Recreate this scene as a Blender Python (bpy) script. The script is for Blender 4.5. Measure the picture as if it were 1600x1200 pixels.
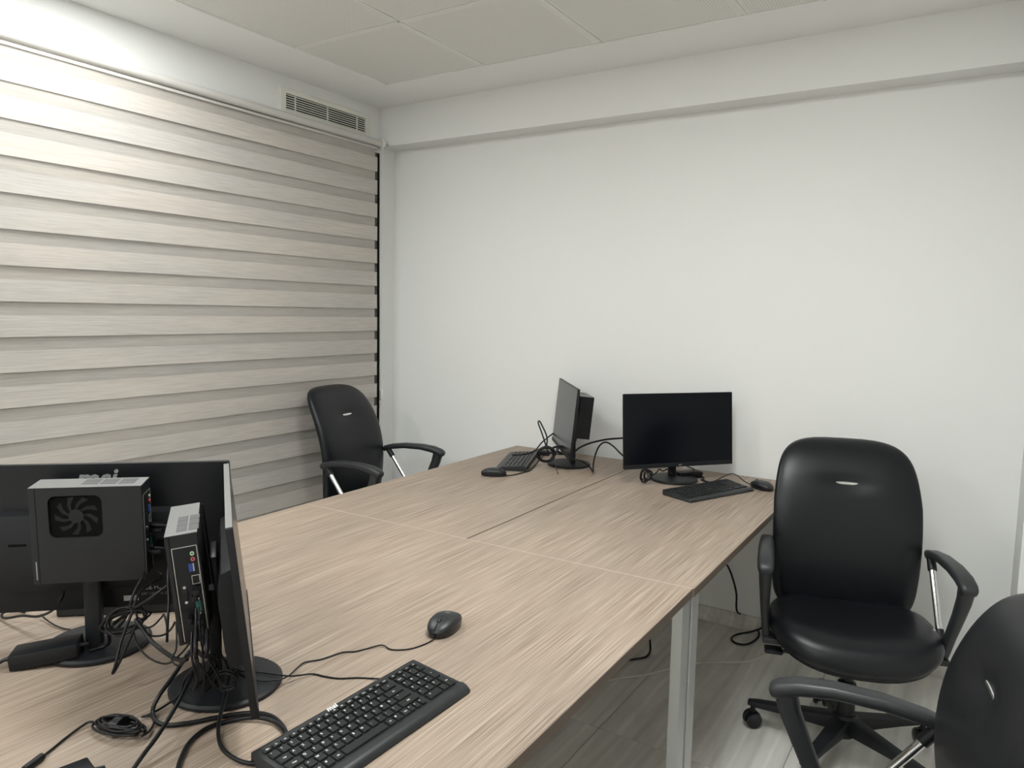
import bpy, bmesh, math, random
from mathutils import Vector, Matrix, Euler
random.seed(7)
scene = bpy.context.scene
COL = scene.collection
for o in list(bpy.data.objects): bpy.data.objects.remove(o)
pi = math.pi
R = math.radians

# ------------------------------------------------------------------ camera
T = 0.735            # desk top height
CH = 1.469           # camera height
FPX = 1153.86
YAW, PITCH, ROLL = -0.564764, -0.0996134, 0.0208398
cf = Vector((math.sin(YAW)*math.cos(PITCH), math.cos(YAW)*math.cos(PITCH), math.sin(PITCH)))
c0 = Vector((math.cos(YAW), -math.sin(YAW), 0)); u0 = c0.cross(cf)
cr = c0*math.cos(ROLL) + u0*math.sin(ROLL)
cu = -c0*math.sin(ROLL) + u0*math.cos(ROLL)
cam_d = bpy.data.cameras.new('camera'); cam = bpy.data.objects.new('camera', cam_d); COL.objects.link(cam)
m = Matrix((cr, cu, -cf)).transposed().to_4x4(); m.translation = (0, 0, CH)
cam.matrix_world = m
cam_d.sensor_fit = 'HORIZONTAL'; cam_d.sensor_width = 36; cam_d.lens = FPX*36/1600; cam_d.clip_start = 0.02
scene.camera = cam

# ------------------------------------------------------------------ world, exposure
w = bpy.data.worlds.new('night'); scene.world = w; w.use_nodes = True
w.node_tree.nodes['Background'].inputs[0].default_value = (0.02, 0.025, 0.035, 1)
w.node_tree.nodes['Background'].inputs[1].default_value = 0.3
scene.view_settings.view_transform = 'Standard'; scene.view_settings.look = 'None'
scene.view_settings.gamma = 1; scene.view_settings.use_curve_mapping = False
scene.view_settings.exposure = 0.0
PANEL_STRENGTH = 32.5

# where a sight line meets a level / a depth (only used to read positions off)
def ray(px, py): return cr*((px-800)/FPX) - cu*((py-600)/FPX) + cf
def atz(px, py, z):
    v = ray(px, py); k = (z-CH)/v.z
    return Vector((v.x*k, v.y*k, z))
def atd(px, py, d): return ray(px, py)*d + Vector((0, 0, CH))

# ------------------------------------------------------------------ materials
def new_mat(name):
    mt = bpy.data.materials.new(name); mt.use_nodes = True
    nt = mt.node_tree; return mt, nt, nt.nodes['Principled BSDF']
def mat(name, col, rough=.5, metal=0, spec=.5, bump=None, coat=0):
    mt, nt, b = new_mat(name)
    b.inputs['Base Color'].default_value = (*col, 1); b.inputs['Roughness'].default_value = rough
    b.inputs['Metallic'].default_value = metal; b.inputs['Specular IOR Level'].default_value = spec
    b.inputs['Coat Weight'].default_value = coat
    if bump:
        sc, st = bump
        tc = nt.nodes.new('ShaderNodeTexCoord'); n = nt.nodes.new('ShaderNodeTexNoise'); n.inputs['Scale'].default_value = sc
        bp = nt.nodes.new('ShaderNodeBump'); bp.inputs['Strength'].default_value = st; bp.inputs['Distance'].default_value = .002
        nt.links.new(tc.outputs['Object'], n.inputs['Vector']); nt.links.new(n.outputs['Fac'], bp.inputs['Height'])
        nt.links.new(bp.outputs['Normal'], b.inputs['Normal'])
    return mt
def ramp(nt, stops):
    r = nt.nodes.new('ShaderNodeValToRGB'); e = r.color_ramp.elements
    while len(e) < len(stops): e.new(.5)
    for k, (p, c) in enumerate(stops): e[k].position = p; e[k].color = (*c, 1)
    return r
def coords(nt, scale, kind='Object', rot=(0, 0, 0), rnd=False):
    tc = nt.nodes.new('ShaderNodeTexCoord'); mp = nt.nodes.new('ShaderNodeMapping')
    mp.inputs['Scale'].default_value = scale; mp.inputs['Rotation'].default_value = rot
    nt.links.new(tc.outputs[kind], mp.inputs['Vector'])
    if rnd:
        oi = nt.nodes.new('ShaderNodeObjectInfo'); ml = nt.nodes.new('ShaderNodeMath'); ml.operation = 'MULTIPLY'; ml.inputs[1].default_value = 37
        cb = nt.nodes.new('ShaderNodeCombineXYZ')
        nt.links.new(oi.outputs['Random'], ml.inputs[0])
        for k in range(3): nt.links.new(ml.outputs[0], cb.inputs[k])
        nt.links.new(cb.outputs[0], mp.inputs['Location'])
    return mp
def noise(nt, vec, scale, detail=2, rough=.5):
    n = nt.nodes.new('ShaderNodeTexNoise'); n.inputs['Scale'].default_value = scale; n.inputs['Detail'].default_value = detail
    n.inputs['Roughness'].default_value = rough
    nt.links.new(vec.outputs[0], n.inputs['Vector']); return n
def mix(nt, fac, a, b, mode='MIX'):
    mx = nt.nodes.new('ShaderNodeMix'); mx.data_type = 'RGBA'; mx.blend_type = mode
    for sock, v in ((mx.inputs[0], fac), (mx.inputs[6], a), (mx.inputs[7], b)):
        if hasattr(v, 'is_output'): nt.links.new(v, sock)
        else: sock.default_value = v if isinstance(v, float) else (*v, 1)
    return mx.outputs[2]

M = {}
M['wall'] = mat('white_wall_paint', (.84, .84, .82), .75, spec=.25, bump=(160, .10))
M['plaster'] = mat('white_ceiling_plaster', (.90, .90, .88), .8, spec=.2)
M['column'] = mat('column_paint', (.74, .74, .73), .7, spec=.2)
def wood_mat():
    mt, nt, b = new_mat('grey_oak_laminate')
    v = coords(nt, (1, .007, 1)); n1 = noise(nt, v, 430, 3, .66)
    v2 = coords(nt, (1, .07, 1)); n2 = noise(nt, v2, 42, 3, .55)
    v3 = coords(nt, (1, .35, 1)); n3 = noise(nt, v3, 3.0, 2)
    r1 = ramp(nt, [(.32, (.185, .137, .102)), (.46, (.315, .247, .192)), (.56, (.375, .300, .238)), (.70, (.52, .44, .37))])
    nt.links.new(n1.outputs['Fac'], r1.inputs[0])
    r2 = ramp(nt, [(.35, (.93, .925, .92)), (.65, (1.06, 1.055, 1.05))]); nt.links.new(n2.outputs['Fac'], r2.inputs[0])
    r3 = ramp(nt, [(.35, (.92, .92, .93)), (.65, (1.05, 1.04, 1.03))]); nt.links.new(n3.outputs['Fac'], r3.inputs[0])
    c = mix(nt, 1.0, r1.outputs[0], r2.outputs[0], 'MULTIPLY'); c = mix(nt, 1.0, c, r3.outputs[0], 'MULTIPLY')
    nt.links.new(c, b.inputs['Base Color']); b.inputs['Roughness'].default_value = .48; b.inputs['Specular IOR Level'].default_value = .35
    bp = nt.nodes.new('ShaderNodeBump'); bp.inputs['Strength'].default_value = .35; bp.inputs['Distance'].default_value = .0008
    nt.links.new(n1.outputs['Fac'], bp.inputs['Height']); nt.links.new(bp.outputs['Normal'], b.inputs['Normal'])
    return mt
M['wood'] = wood_mat()
M['wood_edge'] = mat('oak_edge_band', (.155, .118, .09), .55)
M['pale_edge'] = mat('pale_edge_band', (.62, .54, .45), .5)
def floor_mat():
    mt, nt, b = new_mat('veined_porcelain')
    v = coords(nt, (1, .16, 1), rot=(0, 0, R(9)), rnd=True)
    n1 = noise(nt, v, 5.5, 5, .6)
    r1 = ramp(nt, [(.30, (.50, .485, .445)), (.46, (.70, .68, .63)), (.52, (.75, .73, .68)), (.60, (.65, .63, .585)), (.72, (.80, .785, .74))])
    nt.links.new(n1.outputs['Fac'], r1.inputs[0])
    wv = nt.nodes.new('ShaderNodeTexWave'); wv.inputs['Scale'].default_value = 2.6; wv.inputs['Distortion'].default_value = 5; wv.inputs['Detail'].default_value = 3
    v2 = coords(nt, (1, .12, 1), rot=(0, 0, R(9)), rnd=True); nt.links.new(v2.outputs[0], wv.inputs['Vector'])
    r2 = ramp(nt, [(.0, (.86, .86, .86)), (.12, (1, 1, 1)), (.92, (1, 1, 1)), (1, (1.12, 1.12, 1.1))]); nt.links.new(wv.outputs['Fac'], r2.inputs[0])
    nt.links.new(mix(nt, 1.0, r1.outputs[0], r2.outputs[0], 'MULTIPLY'), b.inputs['Base Color'])
    b.inputs['Roughness'].default_value = .32; return mt
M['tile'] = floor_mat()
M['grout'] = mat('grout', (.24, .225, .205), .8)
def perforated():
    mt, nt, b = new_mat('perforated_metal_panel')
    tc = nt.nodes.new('ShaderNodeTexCoord'); sp = nt.nodes.new('ShaderNodeSeparateXYZ'); nt.links.new(tc.outputs['Object'], sp.inputs[0])
    outs = []
    for ax in (0, 1):
        a = nt.nodes.new('ShaderNodeMath'); a.operation = 'MULTIPLY'; a.inputs[1].default_value = 2*pi/.011; nt.links.new(sp.outputs[ax], a.inputs[0])
        s = nt.nodes.new('ShaderNodeMath'); s.operation = 'COSINE'; nt.links.new(a.outputs[0], s.inputs[0]); outs.append(s)
    p = nt.nodes.new('ShaderNodeMath'); p.operation = 'ADD'; nt.links.new(outs[0].outputs[0], p.inputs[0]); nt.links.new(outs[1].outputs[0], p.inputs[1])
    # plain rim round the perforated field
    rim = []
    for ax in (0, 1):
        ab = nt.nodes.new('ShaderNodeMath'); ab.operation = 'ABSOLUTE'; nt.links.new(sp.outputs[ax], ab.inputs[0])
        lt = nt.nodes.new('ShaderNodeMath'); lt.operation = 'LESS_THAN'; lt.inputs[1].default_value = .277; nt.links.new(ab.outputs[0], lt.inputs[0]); rim.append(lt)
    rm = nt.nodes.new('ShaderNodeMath'); rm.operation = 'MULTIPLY'; nt.links.new(rim[0].outputs[0], rm.inputs[0]); nt.links.new(rim[1].outputs[0], rm.inputs[1])
    r = ramp(nt, [(.62, (0, 0, 0)), (.80, (1, 1, 1))]); dv = nt.nodes.new('ShaderNodeMath'); dv.operation = 'DIVIDE'; dv.inputs[1].default_value = 2
    nt.links.new(p.outputs[0], dv.inputs[0]); nt.links.new(dv.outputs[0], r.inputs[0])
    f = nt.nodes.new('ShaderNodeMath'); f.operation = 'MULTIPLY'; nt.links.new(r.outputs[0], f.inputs[0]); nt.links.new(rm.outputs[0], f.inputs[1])
    nt.links.new(mix(nt, f.outputs[0], (.80, .785, .755), (.42, .41, .39)), b.inputs['Base Color']); b.inputs['Roughness'].default_value = .6
    return mt
M['perf'] = perforated()
M['tbar'] = mat('white_ceiling_grid', (.82, .81, .79), .5)
def blind_mat(name, a, c):
    mt, nt, b = new_mat(name)
    v = coords(nt, (1, .03, 1), rnd=True); n = noise(nt, v, 260, 2, .6)
    v2 = coords(nt, (1, .25, 1), rnd=True); n2 = noise(nt, v2, 5, 2)
    r = ramp(nt, [(.3, a), (.7, c)]); nt.links.new(n.outputs['Fac'], r.inputs[0])
    r2 = ramp(nt, [(.35, (.93, .94, .96)), (.65, (1.04, 1.02, 1.0))]); nt.links.new(n2.outputs['Fac'], r2.inputs[0])
    nt.links.new(mix(nt, 1.0, r.outputs[0], r2.outputs[0], 'MULTIPLY'), b.inputs['Base Color'])
    b.inputs['Roughness'].default_value = .42; b.inputs['Specular IOR Level'].default_value = .45
    return mt
M['blind'] = blind_mat('woven_blind_fabric', (.45, .415, .38), (.56, .525, .485))
def sheer_mat():
    mt, nt, b = new_mat('sheer_blind_fabric')
    b.inputs['Base Color'].default_value = (.55, .52, .48, 1); b.inputs['Roughness'].default_value = .7
    tr = nt.nodes.new('ShaderNodeBsdfTransparent'); mx = nt.nodes.new('ShaderNodeMixShader'); mx.inputs[0].default_value = .09; tr.inputs[0].default_value = (.975, .975, .972, 1)
    out = nt.nodes['Material Output']
    nt.links.new(tr.outputs[0], mx.inputs[1]); nt.links.new(b.outputs[0], mx.inputs[2]); nt.links.new(mx.outputs[0], out.inputs['Surface'])
    return mt
M['sheer'] = sheer_mat()
M['roller'] = mat('blind_rail_fabric', (.56, .54, .51), .5)
M['white_plastic'] = mat('white_plastic', (.80, .80, .77), .4)
M['vent'] = mat('vent_white', (.78, .78, .70), .45)
M['void'] = mat('duct_dark', (.006, .006, .006), .9, spec=.1)
M['frame_black'] = mat('black_window_frame', (.002, .002, .0025), .7, spec=.1)
M['glass'] = mat('night_glass', (.004, .005, .008), .05)
M['leather'] = mat('black_leather', (.0055, .0065, .0085), .36, spec=.36, bump=(520, .10))
M['arm'] = mat('dark_grey_polyurethane', (.022, .024, .026), .42)
M['plastic'] = mat('black_plastic', (.0065, .0072, .009), .42, spec=.35)
M['plastic_matt'] = mat('black_textured_plastic', (.009, .010, .012), .5, spec=.35, bump=(900, .12))
M['key'] = mat('black_keycap', (.009, .010, .011), .42, spec=.4)
M['kb'] = mat('charcoal_keyboard_case', (.015, .017, .0185), .42)
M['gloss'] = mat('gloss_black', (.008, .009, .011), .22)
M['screen'] = mat('dark_screen_glass', (.002, .003, .0055), .22, spec=.22)
M['chrome'] = mat('chrome', (.82, .82, .83), .12, metal=1)
M['alu'] = mat('silver_leg_paint', (.55, .56, .55), .38, metal=.35)
M['steel'] = mat('brushed_steel', (.55, .54, .52), .35, metal=.9)
M['pc'] = mat('black_steel_case', (.010, .0105, .012), .45, spec=.4)
M['pcgrey'] = mat('dark_grey_vent', (.085, .085, .085), .5)
M['blade'] = mat('fan_blade', (.0045, .0048, .0055), .35, spec=.3)
M['top_lit'] = mat('top_lit_grey', (.185, .182, .175), .5)  # light from above painted into the colour of black upward faces
M['cable'] = mat('black_cable', (.005, .005, .006), .42, spec=.35)
M['cable_white'] = mat('white_cable', (.66, .64, .56), .5)
M['print'] = mat('white_print', (.72, .72, .70), .6)
M['print_grey'] = mat('grey_print', (.30, .30, .30), .6)
M['blue'] = mat('blue_port', (.02, .06, .30), .4)
M['green'] = mat('teal_port', (.02, .12, .10), .4)
M['pink'] = mat('pink_port', (.55, .12, .12), .4)
M['lime'] = mat('pale_green_port', (.45, .62, .40), .4)
def emit(name, col, s):
    mt, nt, b = new_mat(name); b.inputs['Emission Color'].default_value = (*col, 1); b.inputs['Emission Strength'].default_value = s
    b.inputs['Base Color'].default_value = (.8, .8, .8, 1); return mt
M['led'] = emit('led_panel', (.965, 1.0, .99), PANEL_STRENGTH)
M['led_dim'] = emit('led_panel_dim', (.965, 1.0, .99), PANEL_STRENGTH*.66)

# ------------------------------------------------------------------ mesh helpers
def link(name, me, material, parent=None, sharp=35):
    if material is not None and not me.materials: me.materials.append(material)
    for p in me.polygons: p.use_smooth = True
    me.set_sharp_from_angle(angle=R(sharp))
    o = bpy.data.objects.new(name, me); COL.objects.link(o)
    if parent is not None: o.parent = parent
    return o
class MB:
    def __init__(s): s.bm = bmesh.new()
    def box(s, lo, hi, bev=0, seg=2, mtx=None):
        g = bmesh.ops.create_cube(s.bm, size=1); vs = g['verts']
        lo = Vector(lo); hi = Vector(hi); c = (lo+hi)/2; d = hi-lo
        for v in vs: v.co = Vector((v.co.x*d.x, v.co.y*d.y, v.co.z*d.z))+c
        if bev:
            es = list({e for v in vs for e in v.link_edges})
            r = bmesh.ops.bevel(s.bm, geom=es, offset=bev, segments=seg, profile=.5, affect='EDGES')
            vs = list({v for f in r['faces'] for v in f.verts} | {v for v in vs if v.is_valid})
        if mtx: 
            for v in vs: v.co = mtx @ v.co
        return s
    def rings(s, rings, cap=True, closed=True):
        vv = [[s.bm.verts.new(p) for p in r] for r in rings]; n = len(vv[0])
        for a, b in zip(vv, vv[1:]):
            for i in range(n if closed else n-1):
                j = (i+1) % n
                try: s.bm.faces.new((a[i], a[j], b[j], b[i]))
                except ValueError: pass
        if cap and closed:
            s.bm.faces.new(list(reversed(vv[0]))); s.bm.faces.new(vv[-1])
        return s
    def tube(s, pts, rad, n=8, smooth=4, rads=None):
        pts = [Vector(p) for p in pts]
        if smooth and len(pts) > 2: pts = spline(pts, smooth)
        fr = None; rs = []
        for i, p in enumerate(pts):
            t = (pts[min(i+1, len(pts)-1)]-pts[max(i-1, 0)])
            if t.length < 1e-9: t = Vector((0, 0, 1))
            t.normalize()
            if fr is None: fr = t.orthogonal().normalized()
            else:
                fr = fr - t*fr.dot(t)
                fr = fr.normalized() if fr.length > 1e-6 else t.orthogonal().normalized()
            b = t.cross(fr); r = rad if rads is None else rads[0]+(rads[1]-rads[0])*i/(len(pts)-1)
            rs.append([p+fr*(r*math.cos(2*pi*k/n))+b*(r*math.sin(2*pi*k/n)) for k in range(n)])
        return s.rings(rs)
    def lathe(s, prof, n=32, mtx=None):
        rs = [[Vector((r*math.cos(2*pi*k/n), r*math.sin(2*pi*k/n), z)) for k in range(n)] for r, z in prof]
        if mtx: rs = [[mtx @ p for p in r] for r in rs]
        return s.rings(rs)
    def prism(s, outline, lo, hi, ax=2):
        """outline: 2D points; extruded along ax"""
        def P(a, b, h): return {2: Vector((a, b, h)), 1: Vector((a, h, b)), 0: Vector((h, a, b))}[ax]
        return s.rings([[P(a, b, lo) for a, b in outline], [P(a, b, hi) for a, b in outline]])
    def build(s, name, material, parent=None, sharp=35):
        bmesh.ops.recalc_face_normals(s.bm, faces=s.bm.faces)
        me = bpy.data.meshes.new(name); s.bm.to_mesh(me); s.bm.free()
        return link(name, me, material, parent, sharp)
def spline(p, k):
    out = []
    for i in range(len(p)-1):
        a = p[max(i-1, 0)]; b = p[i]; c = p[i+1]; d = p[min(i+2, len(p)-1)]
        for j in range(k):
            t = j/k
            out.append(.5*((2*b)+(c-a)*t+(2*a-5*b+4*c-d)*t*t+(3*b-a-3*c+d)*t**3))
    return out+[p[-1]]
def rrect(hw, hh, r, n=5, cx=0, cy=0):
    o = []
    for sx, sy, a0 in ((1, 1, 0), (-1, 1, 90), (-1, -1, 180), (1, -1, 270)):
        for k in range(n+1):
            a = R(a0+90*k/n); o.append((cx+sx*(hw-r)+r*math.cos(a), cy+sy*(hh-r)+r*math.sin(a)))
    return o
def tag(o, label, cat, group=None):
    o['label'] = label; o['category'] = cat
    if group: o['group'] = group
    return o
def thing(name, label, cat, loc=(0, 0, 0), rot=(0, 0, 0), group=None):
    o = bpy.data.objects.new(name, None); COL.objects.link(o); o.location = loc; o.rotation_euler = rot
    o.empty_display_size = .05
    return tag(o, label, cat, group)
def struct(o): o['kind'] = 'structure'; return o
def copy_tree(o, parent=None):
    c = o.copy(); COL.objects.link(c); c.parent = parent
    for ch in list(o.children): copy_tree(ch, c)
    return c
TEXTS = {}
def text_mesh(s, size, bold_off=0.0, shear=0.0, depth=.0002):
    k = (s, size, bold_off, shear)
    if k in TEXTS: return TEXTS[k]
    cu_ = bpy.data.curves.new('t', 'FONT'); cu_.body = s; cu_.size = size; cu_.align_x = 'CENTER'; cu_.align_y = 'CENTER'
    cu_.offset = bold_off; cu_.shear = shear; cu_.extrude = depth; cu_.resolution_u = 2
    ob = bpy.data.objects.new('t', cu_); COL.objects.link(ob)
    me = bpy.data.meshes.new_from_object(ob); bpy.data.objects.remove(ob); bpy.data.curves.remove(cu_)
    me.materials.clear(); TEXTS[k] = me
    return me
def text_obj(name, s, size, material, parent, mtx, **kw):
    me = text_mesh(s, size, **kw)
    if not me.materials: me.materials.append(material)
    o = bpy.data.objects.new(name, me); COL.objects.link(o); o.parent = parent; o.matrix_local = mtx
    return o

# ------------------------------------------------------------------ room
XL, XR, YB, YF, ZC = -3.032, 1.70, 3.42, -2.40, 2.611
YS, ZS = 3.295, 2.394          # beam face and underside
fl = struct(MB().box((XL-.2, YF-.2, -.08), (XR+.2, YB+.2, -.003)).build('floor', M['grout']))
tile_bm = None
xs = [-1.05+.6*k for k in range(-4, 6)]; ys = [2.28+1.2*k for k in range(-4, 2)]
g = .0012
meshes = {}
for x0 in xs:
    for y0 in ys:
        a0, a1 = max(x0+g, XL), min(x0+.6-g, XR); b0, b1 = max(y0+g, YF), min(y0+1.2-g, YB)
        if a1-a0 < .02 or b1-b0 < .02: continue
        key = (round(a1-a0, 4), round(b1-b0, 4))
        if key not in meshes:
            mb = MB().box((-key[0]/2, -key[1]/2, -.008), (key[0]/2, key[1]/2, 0), .0008, 1)
            o = mb.build('floor_tile', M['tile'], fl); meshes[key] = o.data
        else:
            o = bpy.data.objects.new('floor_tile', meshes[key]); COL.objects.link(o); o.parent = fl
        o.location = ((a0+a1)/2, (b0+b1)/2, 0)
# back wall with beam, column at the right
struct(MB().box((XL-.2, YB, -.05), (XR+.2, YB+.15, ZC+.2)).build('wall_back', M['wall']))
struct(MB().box((XL, YS, ZS), (XR, YB+.001, ZC+.05)).build('trim_1', M['wall']))
struct(MB().box((.164, 3.02, 0), (.62, YB+.001, ZC+.01)).build('wall_column', M['column']))
struct(MB().box((XR, YF-.2, -.05), (XR+.15, YB+.2, ZC+.2)).build('wall_right', M['wall']))
struct(MB().box((XL-.2, YF-.15, -.05), (XR+.2, YF, ZC+.2)).build('wall_front', M['wall']))
# window wall with the opening behind the blind
WY0, WY1, WZ0, WZ1 = -1.6, 3.300, .10, 2.36
wl = MB()
wl.box((XL-.22, WY1, -.05), (XL, YB+.1, ZC+.1)); wl.box((XL-.22, YF-.2, -.05), (XL, WY0, ZC+.1))
wl.box((XL-.22, WY0-.001, WZ1), (XL, WY1+.001, ZC+.1)); wl.box((XL-.22, WY0-.001, -.05), (XL, WY1+.001, WZ0))
struct(wl.build('wall_left', M['wall']))
win = struct(MB().box((XL-.24, WY0, WZ0), (XL-.20, WY1, WZ1)).build('window_1', M['glass']))
nm = 4
for k in range(nm+1):
    y = WY0+(WY1-WY0)*k/nm
    MB().box((XL-.20, max(y-.04, WY0), WZ0), (XL-.002, min(y+.04, WY1), WZ1), .001).build('window_mullion', M['frame_black'], win)
for z in (WZ0, WZ1-.05): MB().box((XL-.20, WY0, z), (XL-.02, WY1, z+.05), .003).build('window_rail', M['frame_black'], win)
for nm_, lo, hi in (('baseboard_back', (XL, YB-.012, 0), (.164, YB, .073)), ('baseboard_column', (.152, 3.008, 0), (.62, 3.02, .073)),
                    ('baseboard_left', (XL, YF, 0), (XL+.012, YB, .073)), ('baseboard_right', (XR-.012, YF, 0), (XR, YB, .073))):
    b = MB().box(lo, hi, .001, 1)
    if nm_ == 'baseboard_column': b.box((.152, 3.008, 0), (.164, YB, .073), .001, 1)
    struct(b.build(nm_, M['tile']))
# ceiling : plaster border, recessed perforated panels in a grid, LED panels in two cells
GX0, GY1, TS = -2.686, 2.975, .61
NX, NY = 6, 8
GX1, GY0 = GX0+NX*TS, GY1-NY*TS
cl = MB()
cl.box((XL-.1, YF-.1, ZC), (GX0, YB+.1, ZC+.12)); cl.box((GX1, YF-.1, ZC), (XR+.1, YB+.1, ZC+.12))
cl.box((GX0, GY1, ZC), (GX1, YB+.1, ZC+.12)); cl.box((GX0, YF-.1, ZC), (GX1, GY0, ZC+.12))
cl.box((GX0-.05, GY0-.05, ZC+.10), (GX1+.05, GY1+.05, ZC+.13))
ceil = struct(cl.build('ceiling', M['plaster']))
lights = {(0, 2): 'square LED ceiling panel shining close to the window blind', (3, 2): 'square LED ceiling panel over the right desk edge',
          (0, 6): 'square LED ceiling panel behind the viewer on the window side', (3, 6): 'square LED ceiling panel behind the viewer over the aisle'}
pm = None
for i in range(NX):
    for j in range(NY):
        cx, cy = GX0+(i+.5)*TS, GY1-(j+.5)*TS
        if (i, j) in lights:
            t = thing('ceiling_light', lights[(i, j)], 'ceiling light', (cx, cy, ZC+.012), group='LED panels in the ceiling grid')
            MB().box((-.30, -.30, -.006), (.30, .30, .02)).build('light_housing', M['tbar'], t)
            MB().box((-.285, -.285, -.0075), (.285, .285, -.006)).build('diffuser', M['led_dim' if (i, j) == (0, 2) else 'led'], t)
            continue
        if pm is None:
            mb = MB(); h = TS/2-.004
            mb.rings([[Vector((a, b, z)) for a, b in rrect(hh, hh, .002, 1)] for hh, z in ((h, .02), (h, .006), (h-.012, 0), (h-.02, 0))], cap=True)
            o = mb.build('ceiling_panel', M['perf'], ceil, 20); pm = o.data
        else:
            o = bpy.data.objects.new('ceiling_panel', pm); COL.objects.link(o); o.parent = ceil
        o.location = (cx, cy, ZC+.004)
for i in range(NX+1): MB().box((GX0+i*TS-.005, GY0, ZC+.006), (GX0+i*TS+.005, GY1, ZC+.03)).build('grid_bar', M['tbar'], ceil)
for j in range(NY+1): MB().box((GX0, GY1-j*TS-.005, ZC+.006), (GX1, GY1-j*TS+.005, ZC+.03)).build('grid_bar', M['tbar'], ceil)

# ------------------------------------------------------------------ air vent
v = thing('air_vent', 'white slatted air vent grille high on the wall above the blind', 'vent', (XL, 2.885, 2.487))
hw, hh = .318, .062
fr = MB()
for lo, hi in (((0, -hw, hh-.022), (.012, hw, hh)), ((0, -hw, -hh), (.012, hw, -hh+.022)), ((0, -hw, -hh+.022), (.012, -hw+.034, hh-.022)), ((0, hw-.034, -hh+.022), (.012, hw, hh-.022))):
    fr.box(lo, hi)
fr.build('vent_frame', M['vent'], v)
MB().box((.0005, -hw+.03, -hh+.018), (.0015, hw-.03, hh-.018)).build('duct_opening', M['void'], v)
for k in range(7):
    z = -hh+.022+(2*hh-.044)*(k+.5)/7
    MB().box((.003, -hw+.033, z-.0024), (.007, hw-.033, z+.0024), .0005, 1).build('slat', M['vent'], v)
for y in (-.22, 0, .22): MB().box((.002, y-.003, -hh+.02), (.0078, y+.003, hh-.02)).build('vent_bar', M['vent'], v)

# ------------------------------------------------------------------ zebra blind
BY0, BY1, BX = -1.55, 3.194, XL+.070
bl = thing('zebra_blind', 'beige zebra roller blind with wide overlapping bands covering the window wall', 'blind', (BX, 0, 0))
MB().tube([(.002, BY0, 2.394), (.002, BY1+.030, 2.394)], .020, 20, 0).build('roller_tube', M['roller'], bl)
MB().box((-.004, BY0, 2.356), (.009, BY1, 2.368), .002).build('head_rail', M['roller'], bl)
bk = MB(); bk.box((-.068, BY1+.034, 2.362), (.016, BY1+.040, 2.424), .004)
bk.lathe([(.024, 0), (.024, .018), (.016, .022), (.0, .022)], 20, Matrix.Translation((.002, BY1+.030, 2.394)) @ Matrix.Rotation(R(-90), 4, 'X'))
bk.build('end_bracket', M['white_plastic'], bl)
PER, OPQ = .1285, .079
NB = 18; NYS = 72
def wavy(y, k, amp):
    return amp*(math.sin(y*2.1+k*.9)*.6+math.sin(y*4.3+k*1.7+1)*.4)
def strip(z0, z1, y0, y1, xoff, k, amp, name, material, thick=.0008):
    mb = MB(); rr_ = []
    for i in range(NYS+1):
        y = y0+(y1-y0)*i/NYS
        ring = []
        for f, th in ((0, 0), (.33, 0), (.66, 0), (1, 0), (1, thick), (.66, thick), (.33, thick), (0, thick)):
            z = z0+(z1-z0)*f
            x = xoff-th+(wavy(y, k, amp)*math.sin(pi*(.25+.75*(1-f))) if name != 'rear_band' else wavy(y, k*.35, amp)-amp)
            ring.append(Vector((x, y, z)))
        rr_.append(ring)
    mb.rings(rr_)
    return mb.build(name, material, bl, 60)
ztop = 2.369
for k in range(NB):
    zs0 = ztop-.056-k*PER           # top of an opaque band
    zb = zs0-OPQ
    if zb < .06: break
    strip(zb, zs0, BY0, BY1, .006, k, .0018, 'front_band', M['blind'])
    strip(zs0+.0003, zs0+PER-OPQ-.0003, BY0, BY1, .0055, k, .0012, 'sheer_band', M['sheer'], .0003)
    # rear layer band seen through the sheer one
    strip(zs0-.016, zs0+PER-OPQ+.014, BY0, BY1-.013, .0028, k, .0045, 'rear_band', M['blind'])
MB().box((-.012, BY0, .085), (.010, BY1, .105), .003).build('bottom_rail', M['roller'], bl)
ch = MB()
for dx in (-.010, .012): ch.tube([(dx-.01, BY1+.048, 2.37), (dx-.01, BY1+.050, 1.6), (dx*.8-.008, BY1+.054, .97), (dx*.3-.008, BY1+.055, .93)], .0014, 6, 3)
ch.build('pull_chain', M['white_plastic'], bl)
cp = MB(); cp.box((-.016, BY1+.047, .925), (.002, BY1+.063, .985), .003)
cp.build('chain_holder', M['white_plastic'], bl)
rg = MB(); rg.tube([(-.007+.0*k, BY1+.056+.016*math.cos(2*pi*k/16), .905+.018*math.sin(2*pi*k/16)) for k in range(17)], .0022, 6, 0)
rg.build('chain_ring', M['white_plastic'], bl)

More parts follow.
